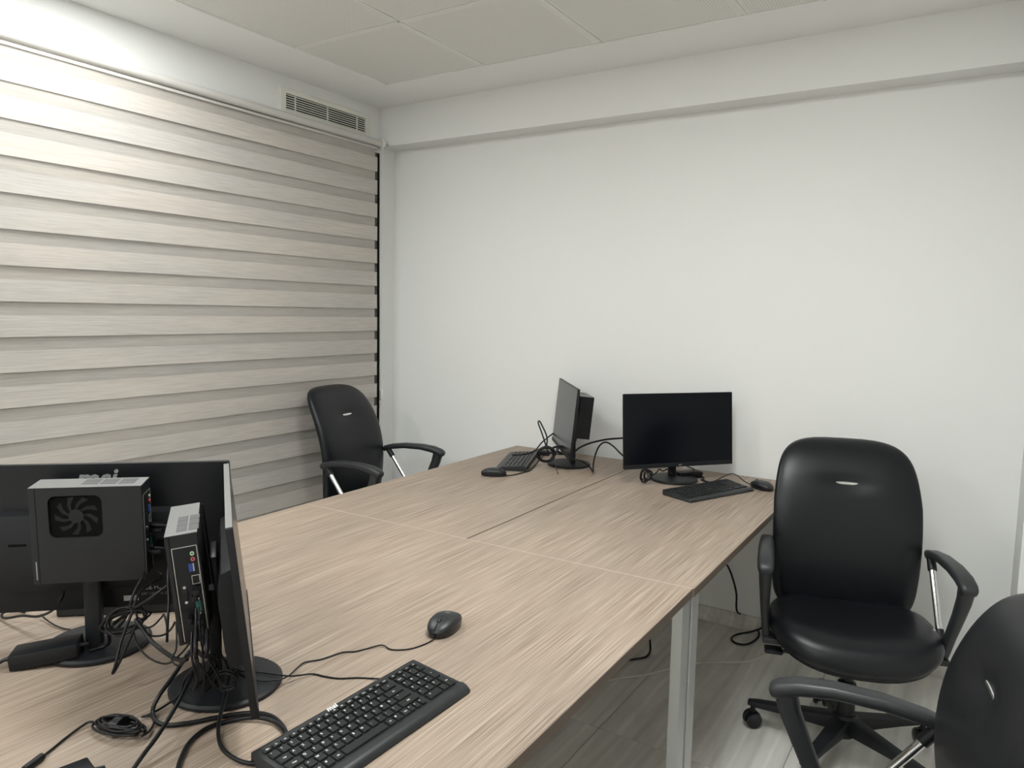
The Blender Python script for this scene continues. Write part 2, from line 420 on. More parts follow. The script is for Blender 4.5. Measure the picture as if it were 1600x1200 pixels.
# ------------------------------------------------------------------ desks
DROT = .0105
def desk(name, label, ox, oy, w, l, band=False, group='oak desks pushed together'):
    """local x 0..w (to the right), y 0..l (away)"""
    piv = Vector((-1.351, 1.881, 0))
    d = thing(name, label, 'desk', piv, (0, 0, DROT), group)
    lo, hi = Vector((ox, oy, T-.025)), Vector((ox+w, oy+l, T))
    MB().box(lo, hi, .0008, 1).build('tabletop', M['wood'], d)
    th = .0012
    for xa in (lo.x-th, hi.x-.0005): MB().box((xa, lo.y, lo.z+.001), (xa+.0017, hi.y, hi.z-.001)).build('edge_band', M['wood_edge'], d)
    if band: MB().box((lo.x, hi.y-.0012, lo.z), (hi.x, hi.y+.0006, hi.z+.0002)).build('edge_band', M['pale_edge'], d)
    for y0, y1 in ((oy+.004, oy+.061), (oy+l-.061, oy+l-.004)):
        for x0 in (ox+.003, ox+w-.033): MB().box((x0, y0, 0), (x0+.03, y1, T-.025), .002, 1).build('leg', M['alu'], d)
        MB().box((ox+.033, y0, T-.06), (ox+w-.033, y1, T-.025), .002, 1).build('cross_bar', M['alu'], d)
    for x0 in (ox+.12, ox+w-.16): MB().box((x0, oy+.061, T-.055), (x0+.04, oy+l-.061, T-.025), .002, 1).build('side_rail', M['alu'], d)
    return d
desk('office_desk', 'grey oak desk in the far left by window and back wall', -.734, .0008, .7300, 1.502)
desk('office_desk', 'grey oak desk in the far right next to the office chair and back wall', .0020, .0008, .7435, 1.502)
desk('wide_desk', 'wide grey oak desk in the foreground with pale rear edge', -.734, -1.5012, 1.4765, 1.5, band=True)

# ------------------------------------------------------------------ monitors
MW, MH = .541, .322
def monitor(label, x, y, az, tilt, zc, back_logo=False, pale_top=False):
    r = thing('monitor', label, 'monitor', (x, y, T), (0, 0, az), 'black desktop monitors')
    # stand
    MB().lathe([(0, 0), (.098, 0), (.104, .003), (.104, .008), (.099, .012), (.03, .0155), (0, .0155)], 48, Matrix.Translation((-.03, 0, 0))).build('base', M['plastic_matt'], r)
    po = MB(); po.prism(rrect(.011, .0165, .005, 3, -.048, 0), .012, zc-T-.03)
    po.build('stand_post', M['plastic_matt'], r)
    M3 = Matrix.Translation((0, 0, zc-T)) @ Matrix.Rotation(-tilt, 4, 'Y')
    def pp(mb, name, mt, parent=r, sh=35):
        o = mb.build(name, mt, parent, sh)
        o.matrix_local = M3 if parent is r else Matrix()
        return o
    mb = MB(); mb.prism(rrect(MW/2, MH/2, .004, 3), -.011, 0, 0); pn = pp(mb, 'panel', M['plastic'])
    if pale_top: pp(MB().box((-.0108, -MW/2+.004, MH/2-.0002), (-.0004, MW/2-.004, MH/2+.0005)), 'lit_top_edge', M['top_lit'])  # added strip: grazing sheen on the black top edge painted as pale grey
    mb = MB(); mb.box((-.0002, -MW/2+.003, -MH/2+.019), (.0004, MW/2-.003, MH/2-.003)); pp(mb, 'screen', M['screen'])
    mb = MB(); mb.box((-.0005, -MW/2+.001, -MH/2), (.0022, MW/2-.001, -MH/2+.018), .001, 1); pp(mb, 'chin_bezel', M['plastic_matt'])
    o = text_obj('logo', 'msi', .011, M['print_grey'], r, M3 @ Matrix(((0, 0, 1, .0023), (1, 0, 0, 0), (0, 1, 0, -MH/2+.009), (0, 0, 0, 1))), bold_off=.0003, shear=.3)
    # rear housing, thicker over the lower two thirds
    mb = MB()
    hz0, hz1 = -.108, .064
    prof = [(-.011, hz1), (-.030, hz1-.006), (-.040, hz1-.05), (-.040, hz0+.03), (-.032, hz0), (-.011, hz0)]
    mb.rings([[Vector((a, yy, b)) for a, b in prof] for yy in (-.178, .178)])
    pp(mb, 'rear_housing', M['plastic_matt'], sh=25)
    mb = MB(); mb.box((-.050, -.05, -.055), (-.038, .05, .05), .003); pp(mb, 'mounting_plate', M['plastic'])
    for yy in (-.160, .126): pp(MB().box((-.0418, yy, -.004), (-.0395, yy+.034, .001), .0008, 1), 'vent_slot', M['void'])
    if back_logo:
        text_obj('logo', 'msi', .056, M['print_grey'], r, M3 @ Matrix(((0, 0, -1, -.0112), (-1, 0, 0, -.002), (0, 1, 0, .1285), (0, 0, 0, 1))), bold_off=.0014, shear=.28, depth=.0006)
        text_obj('regulatory_print', 'CE FC', .013, M['print'], r, M3 @ Matrix(((0, 0, -1, -.0112), (-1, 0, 0, -.105), (0, 1, 0, -.120), (0, 0, 0, 1))))
        text_obj('regulatory_print', '24V 1.5A  UK CA', .008, M['print_grey'], r, M3 @ Matrix(((0, 0, -1, -.0112), (-1, 0, 0, -.110), (0, 1, 0, -.134), (0, 0, 0, 1))))
        mb = MB(); mb.box((-.0116, -.075, -.148), (-.0106, -.045, -.136)); pp(mb, 'serial_sticker', M['print'])
    return r, M3
def mini_pc(label, x, y, az, tilt, zc, off=(0, 0, 0), th=.058):
    """steel mini PC hung behind a monitor; its own frame is the monitor's panel frame"""
    base = Matrix.Translation((x, y, T)) @ Matrix.Rotation(az, 4, 'Z') @ Matrix.Translation((0, 0, zc-T)) @ Matrix.Rotation(-tilt, 4, 'Y')
    r = thing('mini_pc', label, 'computer', group='mini computers mounted behind the monitors')
    r.matrix_world = base @ Matrix.Translation(off)
    x1, x0, hy, z0, z1 = -.051, -.051-th, .103, -.095, .103
    # shell: open on the face turned away from the monitor (fan hole) 
    mb = MB()
    mb.box((x0+.002, -hy, z0), (x1, hy, z1), .0015, 1); ob = mb.build('case', M['pc'], r)
    # face plate with a rounded square hole over the fan
    fy, fz, fh = .020, .043, .049
    inner = rrect(fh, fh*.88, .014, 5, fy, fz); n = len(inner)
    outer = []
    for a, b in inner:
        dx, dz = a-fy, b-fz
        cand = []
        if dx > 1e-9: cand.append((hy-fy)/dx)
        if dx < -1e-9: cand.append((-hy-fy)/dx)
        if dz > 1e-9: cand.append((z1-fz)/dz)
        if dz < -1e-9: cand.append((z0-fz)/dz)
        t = min(cand); outer.append((fy+dx*t, fz+dz*t))
    for cy_, cz_ in ((hy, z1), (-hy, z1), (-hy, z0), (hy, z0)):
        k = min(range(n), key=lambda i: (outer[i][0]-cy_)**2+(outer[i][1]-cz_)**2); outer[k] = (cy_, cz_)
    pl = MB(); xo, xi = x0-.0045, x0+.002
    pl.rings([[Vector((xi, a, b)) for a, b in inner], [Vector((xo, a, b)) for a, b in inner], [Vector((xo, a, b)) for a, b in outer], [Vector((xi, a, b)) for a, b in outer]], cap=False)
    pl.build('face_plate', M['pc'], r)
    MB().box((x0+.0012, fy-fh-.001, fz-fh), (x0+.0019, fy+fh+.001, fz+fh*.95)).build('fan_recess', M['void'], r)
    MB().box((x0-.0040, -hy+.0005, z1-.0002), (x1-.0005, hy-.0005, z1+.0006)).build('lit_top_face', M['top_lit'], r)  # thin sheet on the black case, painted paler for light from above
    fan = MB(); fan.lathe([(0, 0), (.014, 0), (.014, .003), (0, .003)], 20, Matrix.Translation((x0+.0010, fy, fz)) @ Matrix.Rotation(R(-90), 4, 'Y'))
    fan = fan.build('fan', M['plastic'], r)
    bm_ = MB(); bm_.rings([[Vector((x0-.0005, .014*math.cos(a), .014*math.sin(a))), Vector((x0+.0005, .026*math.cos(a+.22), .026*math.sin(a+.22))), Vector((x0+.0012, .040*math.cos(a+.5), .040*math.sin(a+.5)))] for a in (0, .3)], cap=False, closed=False)
    b0 = bm_.build('blade', M['blade'], fan); b0.location = (0, fy, fz)
    for k in range(1, 9):
        b1 = b0.copy(); COL.objects.link(b1); b1.parent = fan; b1.rotation_euler = (2*pi*k/9, 0, 0)
    # top vents
    for a in range(2):
        for b in range(3):
            MB().box((x0+.014+a*.020, -.085+b*.034, z1+.0003), (x0+.031+a*.020, -.055+b*.034, z1+.0012), .0004, 1).build('vent_patch', M['pcgrey'], r)
    MB().box((x0-.0049, .0905, z0+.001), (x0+.001, .0913, z1-.001)).build('panel_seam', M['void'], r)
    MB().box((x0-.0050, .0950, -.086), (x0-.0044, .0970, -.048)).build('printed_strip', M['print_grey'], r)
    # side ribs on the end away from the ports
    for k in range(7):
        xx = x0+.004+k*.0078
        MB().box((xx, hy-.0005, z0+.004), (xx+.0042, hy+.0022, z1-.004), .0006, 1).build('rib', M['pc'], r)
    # ports face (-y end)
    ys_ = -hy
    fm = MB()
    for lo, hi in (((x0+.004, 0, z0+.006), (x0+.0052, 0, z1-.022)), ((x1-.0052, 0, z0+.006), (x1-.004, 0, z1-.022)), ((x0+.004, 0, z1-.0232), (x1-.004, 0, z1-.022))):
        fm.box((lo[0], ys_-.0014, lo[2]), (hi[0], ys_+.0002, hi[2]))
    fm.build('port_frame', M['steel'], r)
    MB().box((x0+.0055, ys_-.0006, z0+.006), (x1-.0055, ys_+.0002, z1-.0235)).build('port_plate', M['plastic'], r)
    xm = x1-.013
    RX = Matrix.Rotation(R(90), 4, 'X')
    for z, mt in ((z1-.036, 'lime'), (z1-.046, 'pink')):
        MB().lathe([(.0016, 0), (.0016, .003), (.0036, .003), (.0036, 0)], 14, Matrix.Translation((xm, ys_, z)) @ RX).build('audio_jack', M[mt], r)
    q = MB(); q.box((xm-.0085, ys_-.0022, z1-.068), (xm-.0015, ys_, z1-.054), .0004, 1); q.build('usb_port', M['blue'], r)
    q = MB(); q.box((xm-.0015, ys_-.002, z1-.068), (xm+.0005, ys_, z1-.054)); q.build('usb_port', M['steel'], r)
    q = MB()
    for lo, hi in (((xm-.006, z1-.091), (xm-.005, z1-.076)), ((xm+.006, z1-.091), (xm+.007, z1-.076)), ((xm-.006, z1-.0765), (xm+.007, z1-.0755)), ((xm-.006, z1-.0915), (xm+.007, z1-.0905))):
        q.box((lo[0], ys_-.0022, lo[1]), (hi[0], ys_, hi[1]))
    q.build('network_port', M['steel'], r)
    q = MB(); q.box((x0+.012, ys_-.0035, z1-.117), (x0+.021, ys_, z1-.098), .001, 1); q.build('video_port', M['plastic'], r)
    for z in (z1-.094, z1-.121): MB().lathe([(0, .004), (.0026, .004), (.0026, 0), (0, 0)], 8, Matrix.Translation((x0+.0165, ys_, z)) @ RX).build('port_screw', M['steel'], r)
    q = MB(); q.box((xm-.005, ys_-.0035, z1-.142), (xm+.004, ys_, z1-.121), .001, 1); q.build('serial_port', M['green'], r)
    for z in (z1-.118, z1-.145): MB().lathe([(0, .004), (.0024, .004), (.0024, 0), (0, 0)], 8, Matrix.Translation((xm-.0005, ys_, z)) @ RX).build('port_screw', M['steel'], r)
    # plugs stuck into the ports
    for (px_, pz_, lw) in ((xm, z1-.100, .006), (xm-.004, z1-.110, .005), (xm, z1-.155, .006), (x0+.02, z1-.150, .004)):
        q = MB(); q.box((px_-lw, ys_-.026, pz_-.005), (px_+lw, ys_-.001, pz_+.005), .002); q.build('plug', M['cable'], r)
    return r

MON = {
 'M1': (-1.575, .837, 2.3381, .0583, .968), 'M2': (-1.170, .888, .942, .106, .9635),
 'M3': (-1.6568, 3.0841, -2.4879, .0906, .9686), 'M4': (-1.0852, 3.0859, -.6732, .0871, .9649)}
ML = {'M1': 'black monitor at the left edge seen from behind with grey lettering on its back',
      'M2': 'black monitor in the left foreground turned edge-on to the viewer',
      'M3': 'black monitor on the far left desk with its screen seen at a steep slant',
      'M4': 'black monitor on the far right desk facing the viewer with a dark blank screen'}
PL = {'M1': 'black mini computer with round fan behind the monitor at the left edge',
      'M2': 'black mini computer with a row of ports facing the viewer in the left foreground',
      'M3': 'ribbed black mini computer behind the slanted monitor on the far desk'}
PO = {'M1': dict(off=(0, -.016, .038)), 'M2': dict(off=(-.010, 0, .014), th=.049), 'M3': dict(off=(0, 0, .012))}
for k, p in MON.items():
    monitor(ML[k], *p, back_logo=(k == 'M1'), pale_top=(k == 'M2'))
    if k in PL: mini_pc(PL[k], *p, **PO[k])

# ------------------------------------------------------------------ keyboards
U = .01922
def key_mesh(wd, dp):
    mb = MB(); h = .0042
    a, b = dp/2, wd/2
    mb.rings([[Vector((x, y, 0)) for x, y in rrect(a, b, .0012, 2)], [Vector((x, y, h*.7)) for x, y in rrect(a-.0003, b-.0003, .0014, 2)],
              [Vector((x, y, h)) for x, y in rrect(a-.0012, b-.0012, .0014, 2)]])
    bmesh.ops.recalc_face_normals(mb.bm, faces=mb.bm.faces)
    me = bpy.data.meshes.new('key'); mb.bm.to_mesh(me); mb.bm.free(); me.materials.append(M['key'])
    for p in me.polygons: p.use_smooth = True
    me.set_sharp_from_angle(angle=R(30))
    return me
KM = {}
def layout():
    rows = []
    f = ['Esc']+['F%d' % k for k in range(1, 13)]+['Prt', 'Ins', 'Del']
    y = 0; L = []
    for k, s in enumerate(f): L.append((s, y, .91)); y += 14.6/16
    rows.append((0, .62, L))
    rows.append((1, 1, row(['²', '1', '2', '3', '4', '5', '6', '7', '8', '9', '0', ')', '=', ('<-', 1.6)])))
    rows.append((2, 1, row([('Tab', 1.4), 'A', 'Z', 'E', 'R', 'T', 'Y', 'U', 'I', 'O', 'P', '^', ('Ent', 2.2)])))
    rows.append((3, 1, row([('Caps', 1.7), 'Q', 'S', 'D', 'F', 'G', 'H', 'J', 'K', 'L', 'M', '%', ('*', 1.9)])))
    rows.append((4, 1, row([('Shift', 1.2), '<', 'W', 'X', 'C', 'V', 'B', 'N', ',', ';', ':', '!', ('Shift', 2.4)])))
    rows.append((5, 1, row([('Ctrl', 1.2), 'Fn', '#', 'Alt', ('', 5.2), 'Gr', '#', 'Ctrl']) ))
    rows.append((5, 1, [('^', 12.3+.0, .72), ('v', 13.05, .72), ('>', 13.8, .72)]))
    np_ = [['Num', '/', '*', '-'], ['7', '8', '9'], ['4', '5', '6'], ['1', '2', '3'], [('0', 2), '.']]
    for k, r_ in enumerate(np_):
        rows.append((k+1, 1, [(s if isinstance(s, str) else s[0], 14.95+yy, ww) for (s, yy, ww) in row(r_)]))
    rows.append((0, .62, [('o', 14.95, .9), ('o', 15.95, .9), ('o', 16.95, .9), ('o', 17.95, .9)]))
    rows.append((2.5, 2, [('+', 17.95, 1)])); rows.append((4.5, 2, [('Ent', 17.95, 1)]))
    return rows
def row(items, y0=0):
    y = y0; L = []
    for it in items:
        s, w_ = (it, 1) if isinstance(it, str) else it
        L.append((s, y, w_)); y += w_
    return L
def keyboard(label, x, y, az, legends=True, parts=True):
    r = thing('keyboard', label, 'keyboard', (x, y, T+.0005), (0, 0, az), 'black full-size keyboards')
    L = .194; D = .0755
    prof = [(-D, .003), (-D, .0215), (-D+.004, .0235), (-D+.012, .0228), (.049, .0125), (.058, .0140), (.066, .0125), (.0740, .006), (.0750, .002), (.070, 0), (-.070, 0)]
    mb = MB()
    rings_ = []
    for yy, sc in ((-L, .94), (-L+.002, .985), (-L+.006, 1), (L-.006, 1), (L-.002, .985), (L, .94)):
        rings_.append([Vector((a*(1 if a < 0 else sc) , yy, b*(.8+.2*sc))) for a, b in prof])
    mb.rings(rings_); mb.build('case', M['kb'], r, 40)
    slope = math.atan2(.0225-.0125, .107)
    def zt(xx): return .0225-(xx+D-.018)*math.tan(slope)
    big = MB()
    x_rows = {q: -.0395+(q-1)*U for q in (1, 2, 2.5, 3, 4, 4.5, 5)}; x_rows[0] = -.0562
    for ri, rh, L_ in layout():
        for s, ky, kw in L_:
            wd = kw*U*1.02-.0026; dp = (U if rh == 1 else U*2 if rh == 2 else U*.68)-.0024
            xc = x_rows[ri]; yc = -.1855+(ky+kw/2)*U*1.02-.0012
            if yc+wd/2 > L-.004: wd = 2*(L-.004-yc)
            k_ = (round(wd, 5), round(dp, 5))
            if k_ not in KM: KM[k_] = key_mesh(*k_)
            mt = Matrix.Translation((xc, yc, zt(xc)-.0005)) @ Matrix.Rotation(slope, 4, 'Y')
            if parts:
                o = bpy.data.objects.new('key', KM[k_]); COL.objects.link(o); o.parent = r; o.matrix_local = mt
                if legends and s:
                    sz = .0062 if len(s) == 1 else .0042
                    dx = -.0028 if len(s) == 1 and rh == 1 else 0
                    dy = -wd*.22 if len(s) == 1 and rh == 1 else 0
                    text_obj('legend', s, sz, M['print'], o, Matrix(((0, -1, 0, dx), (1, 0, 0, dy), (0, 0, 1, .0043), (0, 0, 0, 1))), bold_off=.00012, depth=.00005)
            else:
                tmp = KM[k_].copy(); tmp.transform(mt); big.bm.from_mesh(tmp); bpy.data.meshes.remove(tmp)
    if not parts:
        o = big.build('keys', M['key'], r, 30); o['kind'] = 'stuff'
    if legends:
        text_obj('logo', 'msi', .017, M['print'], r, Matrix.Translation((-.0690, -.03, .0236)) @ Matrix(((0, -1, 0, 0), (1, 0, 0, 0), (0, 0, 1, 0), (0, 0, 0, 1))), bold_off=.0006, shear=.35, depth=.0002)
    return r
keyboard('black keyboard with white legends in the foreground beside the edge-on monitor', -.860, .918, R(-1), True, True)
keyboard('black keyboard on the far right desk in front of the facing monitor', -.905, 2.966, R(-23), False, True)
keyboard('black keyboard on the far left desk below the slanted screen', -1.857, 2.990, R(-157), False, True)
n1 = Vector((math.cos(MON['M1'][2]), math.sin(MON['M1'][2]), 0)); a1 = Vector((-n1.y, n1.x, 0))
kp = Vector((-1.575, .837, 0))+n1*.205-a1*.055
keyboard('black keyboard half hidden behind the monitor at the left edge', kp.x, kp.y, MON['M1'][2]-.03, False, True)

# ------------------------------------------------------------------ mice
def mouse(label, x, y, az):
    """front (cable end) towards local +x"""
    r = thing('computer_mouse', label, 'mouse', (x, y, T+.0008), (0, 0, az), 'black wired mice')
    a, b, h = .0570, .0325, .0355
    def outline(t):
        cx, sx = math.cos(t), math.sin(t)
        X = a*math.copysign(abs(cx)**.78, cx); Y = b*math.copysign(abs(sx)**.85, sx)
        Y *= 1-.10*(X/a)**2*(1 if X > 0 else .5); return X, Y
    def hgt(X): u = (X/a+1)/2; return h*(.42+.58*math.sin(pi*(.15+.70*(1-u)))**.9) if u < .8 else h*(.42+.58*math.sin(pi*(.15+.70*.2))**.9)-.04*(u-.8)*.8
    n = 40
    def shell(levels, name, mt, sub=None):
        mb = MB()
        mb.rings([[Vector((outline(2*pi*k/n)[0]*s, outline(2*pi*k/n)[1]*s, (hgt(outline(2*pi*k/n)[0]*s)*f))) for k in range(n)] for s, f in levels])
        return mb.build(name, mt, r, 50)
    shell([(.90, 0), (.96, .08), (.985, .30), (.985, .52)], 'body', M['gloss'])
    shell([(.985, .50), (1.0, .53), (.97, .68), (.90, .80), (.78, .89), (.6, .955), (.4, .985), (.2, 1), (.02, 1)], 'top_shell', M['kb'])
    for q in ([(.054, 0, .0195), (.0505, 0, .0222), (.046, 0, .0250), (.039, 0, .0287)], [(.016, 0, .0337), (.010, 0, .0345), (.004, 0, .0350)]): MB().tube(q, .0009, 5, 3).build('button_split', M['void'], r)
    MB().lathe([(0, -.0035), (.0085, -.0035), (.0095, -.002), (.0095, .002), (.0085, .0035), (0, .0035)], 20, Matrix.Translation((.0275, 0, .0262)) @ Matrix.Rotation(R(90), 4, 'X')).build('scroll_wheel', M['plastic'], r)
    text_obj('logo', 'msi', .008, M['print_grey'], r, Matrix.Translation((-.012, 0, .0352)) @ Matrix(((0, -1, 0, 0), (1, 0, 0, 0), (0, 0, 1, 0), (0, 0, 0, 1))), shear=.3, depth=.0006)
    MB().tube([(.050, 0, .008), (.060, 0, .005)], .0022, 8, 0).build('cable_boot', M['cable'], r)
    return r
mouse('black mouse lying alone in the middle of the foreground desk', -.995, 1.303, R(-78))
mouse('black mouse on the far right desk beside the office chair', -.745, 3.175, R(150))
mouse('black mouse on the far left desk at the end of a keyboard', -1.790, 2.688, R(25))

# ------------------------------------------------------------------ chairs
def chair(label, x, y, az, dz=0, star=0, rec=0):
    r = thing('office_chair', label, 'chair', (x, y, 0), (0, 0, az), 'black leather office chairs')
    # base : five legs, five twin casters
    st = star-az
    MB().lathe([(0, .055), (.030, .055), (.040, .065), (.042, .125), (.034, .135), (0, .135)], 24).build('base_hub', M['plastic'], r)
    for k in range(5):
        a = st+2*pi*k/5; RZ = Matrix.Rotation(a, 4, 'Z')
        secs = [(.02, .027, .075, .128), (.10, .025, .078, .118), (.20, .021, .080, .108), (.29, .018, .078, .100), (.315, .014, .080, .096)]
        mb = MB(); mb.rings([[RZ @ Vector((xx, yy, zz)) for yy, zz in rrect(hw_, (z1-z0)/2, .006, 2, 0, (z0+z1)/2)] for xx, hw_, z0, z1 in secs])
        mb.build('leg', M['plastic_matt'], r)
        ca = RZ @ Matrix.Translation((.298, 0, 0)) @ Matrix.Rotation(.6+k*1.3, 4, 'Z')
        mb = MB(); mb.lathe([(0, .045), (.009, .045), (.009, .082), (0, .082)], 10, ca)
        pts = [(.031*math.cos(t), .029+.031*math.sin(t)) for t in [R(q) for q in range(-10, 200, 15)]]
        mb.rings([[ca @ Vector((p, yy, q)) for p, q in pts] for yy in (-.006, .006)])
        c = mb.build('caster', M['plastic'], r)
        for s in (-1, 1):
            MB().lathe([(0, -.009), (.020, -.009), (.027, -.006), (.029, 0), (.027, .006), (.020, .009), (0, .009)], 22, ca @ Matrix.Translation((0, s*.0165, .029)) @ Matrix.Rotation(R(90), 4, 'X')).build('wheel', M['gloss'], c)
    MB().lathe([(0, .12), (.030, .12), (.030, .24), (.027, .245), (.016, .25), (.016, .36+dz), (0, .36+dz)], 20).build('gas_lift', M['plastic'], r)
    mb = MB(); mb.box((-.13, -.09, .335+dz), (.10, .09, .378+dz), .012)
    mb.build('tilt_mechanism', M['plastic'], r)
    mb = MB(); mb.tube([(.05, -.08, .352+dz), (.06, -.19, .348+dz), (.06, -.225, .348+dz)], .006, 8, 3); mb.box((.035, -.275, .340+dz), (.085, -.215, .356+dz), .007)
    mb.build('height_lever', M['plastic'], r)
    # seat cushion
    def plan(t, k):
        c_, s_ = math.cos(t), math.sin(t)
        X = .232*math.copysign(abs(c_)**.62, c_)+.005; Y = .262*math.copysign(abs(s_)**.66, s_)
        Y *= 1-.13*max(0, -X/.232)**2-.05*max(0, X/.232)**3
        return X*k, Y*k
    def top_z(X, Y):
        z = .470+dz-.012*math.exp(-((X+.03)**2+Y*Y)/.022)
        z += .016*(Y/.26)**2
        z -= .55*max(0, X-.10)**2*3.2
        z += .25*max(0, -X-.12)**2
        return z
    n = 64
    lv = [(.03, 0), (.25, 0), (.5, 0), (.7, -.001), (.84, -.004), (.93, -.012), (.98, -.027), (1.0, -.045), (.99, -.062), (.955, -.074), (.90, -.079), (.86, -.079)]
    mb = MB(); rs = []
    for k, dd in lv:
        ring = []
        for i in range(n):
            X, Y = plan(2*pi*i/n, k)
            z = top_z(X, Y)+dd
            ring.append(Vector((X, Y, z)))
        rs.append(ring)
    mb.rings(rs); mb.build('seat', M['leather'], r, 60)
    mb = MB(); mb.rings([[Vector((*plan(2*pi*i/n, k), z_(plan(2*pi*i/n, k)))) for i in range(n)] for k, z_ in
        ((.935, lambda p: top_z(*p)-.070), (.93, lambda p: top_z(*p)-.088), (.80, lambda p: min(top_z(*p)-.096, .378+dz)), (.3, lambda p: .376+dz))])
    mb.build('seat_shell', M['plastic'], r, 50)
    # backrest cushion
    z0, z1 = .385, 1.018
    def hw_(z):
        return .247-.012*max(0, (.70-z)/.3)**1.5-.019*max(0, (z-.80)/.17)**1.2
    def ff_(z):    # centre line, leaning back towards the top
        return -.212-(.97*(z-.62)**2 if z > .62 else 0)-.05*max(0, .58-z)-rec*(z-.5)
    NV = 44; rs = []; NA = 56
    for j in range(NV+1):
        v_ = -math.cos(pi*j/NV); v_ = math.copysign(abs(v_)**.9, v_)
        z = (z0+z1)/2+(z1-z0)/2*v_
        nn = 8.0
        e = max(0.0, 1-abs(v_)**nn)
        sw = max(.02, e**(1/3.6)); st_ = max(.06, max(0.0, 1-abs(v_)**9)**.5)
        w_ = hw_(z)*sw; th = .044*st_
        ring = []
        for i in range(NA):
            t = 2*pi*i/NA; c_, s_ = math.cos(t), math.sin(t)
            Y = w_*math.copysign(abs(c_)**.72, c_); X = th*math.copysign(abs(s_)**.75, s_)
            q = Y/.25
            X += .020*q*q                       # sides wrap forward
            if s_ > 0:                           # pucker round the badge, front only
                dq = ((Y/.075)**2+((z-.872)/.020)**2)
                X -= .016*math.exp(-dq)*s_
            else: X -= .004*(1-q*q)
            ring.append(Vector((ff_(z)+X, Y, z+dz)))
        rs.append(ring)
    mb = MB(); mb.rings(rs); mb.build('backrest', M['leather'], r, 70)
    mb = MB(); rs = []
    for j in range(13):
        yy = -.050+.100*j/12; e = math.sqrt(max(0, 1-(yy/.0505)**2)); h_ = .0066*e+.0004
        rs.append([Vector((ff_(.872)+.0310+.004*math.cos(t)*e+.02*(yy/.25)**2, yy, .872+dz+h_*math.sin(t))) for t in [2*pi*q/10 for q in range(10)]])
    mb.rings(rs); mb.build('badge', M['chrome'], r, 60)
    mb = MB(); mb.rings([[Vector((xx, yy, zz+dz)) for yy in (-.04, .04) for xx in ((xa, xb) if yy < 0 else (xb, xa))] for xa, xb, zz in ((-.10, -.09, .345), (-.26, -.25, .36), (-.275, -.262, .42), (-.262, -.25, .60))])
    mb.build('back_bracket', M['plastic'], r)
    # armrests
    for s in (-1, 1):
        def sec(f, z, so, wf, wt, tx, tz):     # rounded section square to the path
            tl = math.hypot(tx, tz); nx, nz = -tz/tl, tx/tl
            return [Vector((f+nx*b, s*(so+a), z+nz*b+dz)) for a, b in rrect(wf, wt, min(wf, wt)*.75, 3)]
        pad = [(-.192, .648, .268, .013, .011), (-.180, .660, .268, .018, .0135), (-.14, .671, .270, .021, .014), (-.06, .682, .276, .024, .014), (.04, .683, .284, .026, .0145), (.11, .674, .289, .0265, .0165), (.150, .661, .291, .0255, .0175), (.163, .654, .291, .0235, .0155), (.170, .651, .291, .019, .011), (.173, .650, .291, .011, .006)]
        mb = MB(); rs = []
        for i, (f, z, so, a, b) in enumerate(pad):
            p0, p1 = pad[max(i-1, 0)], pad[min(i+1, len(pad)-1)]
            rs.append(sec(f, z, so, a, b, p1[0]-p0[0], p1[1]-p0[1]))
        mb.rings(rs)
        stt = [(.140, .662, .290, .022, .026), (.126, .610, .289, .019, .024), (.098, .545, .285, .016, .0215), (.068, .478, .279, .014, .020), (.045, .415, .272, .013, .021), (.040, .395, .268, .013, .021)]
        rs = []
        for i, (f, z, so, a, b) in enumerate(stt):
            p0, p1 = stt[max(i-1, 0)], stt[min(i+1, len(stt)-1)]
            rs.append(sec(f, z, so, a, b, p1[0]-p0[0], p1[1]-p0[1]))
        mb.rings(rs)
        mb.box((.005, min(s*.13, s*.282), .372+dz), (.075, max(s*.13, s*.282), .392+dz), .005)
        ar = mb.build('armrest', M['arm'], r, 40)
        pA, pB = Vector((-.166, s*.268, .655+dz)), Vector((.015, s*.270, .405+dz)); dv = (pB-pA)
        MB().tube([pA+dv*.10, pB-dv*.14], .0105, 16, 0).build('chrome_tube', M['chrome'], ar)
        for qa, qb in ((.01, .16), (.80, 1)): MB().tube([pA+dv*qa, pA+dv*qb], .0145, 14, 0).build('tube_cap', M['plastic'], ar)
    return r
chair('black leather office chair facing the viewer at the right of the desks', -.303, 2.631, R(-72.9), 0, R(185))
chair('black leather office chair between the window blind and the desks', -2.522, 2.795, R(8.2), .039, R(20))
chair('black leather office chair cut off by the lower right corner', -.135, 1.442, R(190), -.040, R(100), -.13)

# ------------------------------------------------------------------ cables and small things
def PX(lst):
    """(px, py, height over the desk) -> points"""
    return [atz(q[0], q[1], T+q[2]) for q in lst]
def FL(lst): return [atz(q[0], q[1], q[2]) for q in lst]
def DP(lst): return [atd(*q) for q in lst]
def cable(label, pts, rad, mt='cable', name='cable', group='black cables on the desks', cat='cable'):
    o = MB().tube(pts, rad, 8, 5).build(name, M[mt], None, 70)
    return tag(o, label, cat, group)
def cord(parent, pts, rad, name='cord'):
    o = MB().tube(pts, rad, 6, 4).build(name, M['cable'], None, 70)
    o.parent = parent; o.matrix_parent_inverse = parent.matrix_basis.inverted(); return o
def pcpt(k, x, y, z):
    X, Y, az, ti, zc = MON[k]
    return Matrix.Translation((X, Y, zc)) @ Matrix.Rotation(az, 4, 'Z') @ Matrix.Rotation(-ti, 4, 'Y') @ Vector((x, y, z))
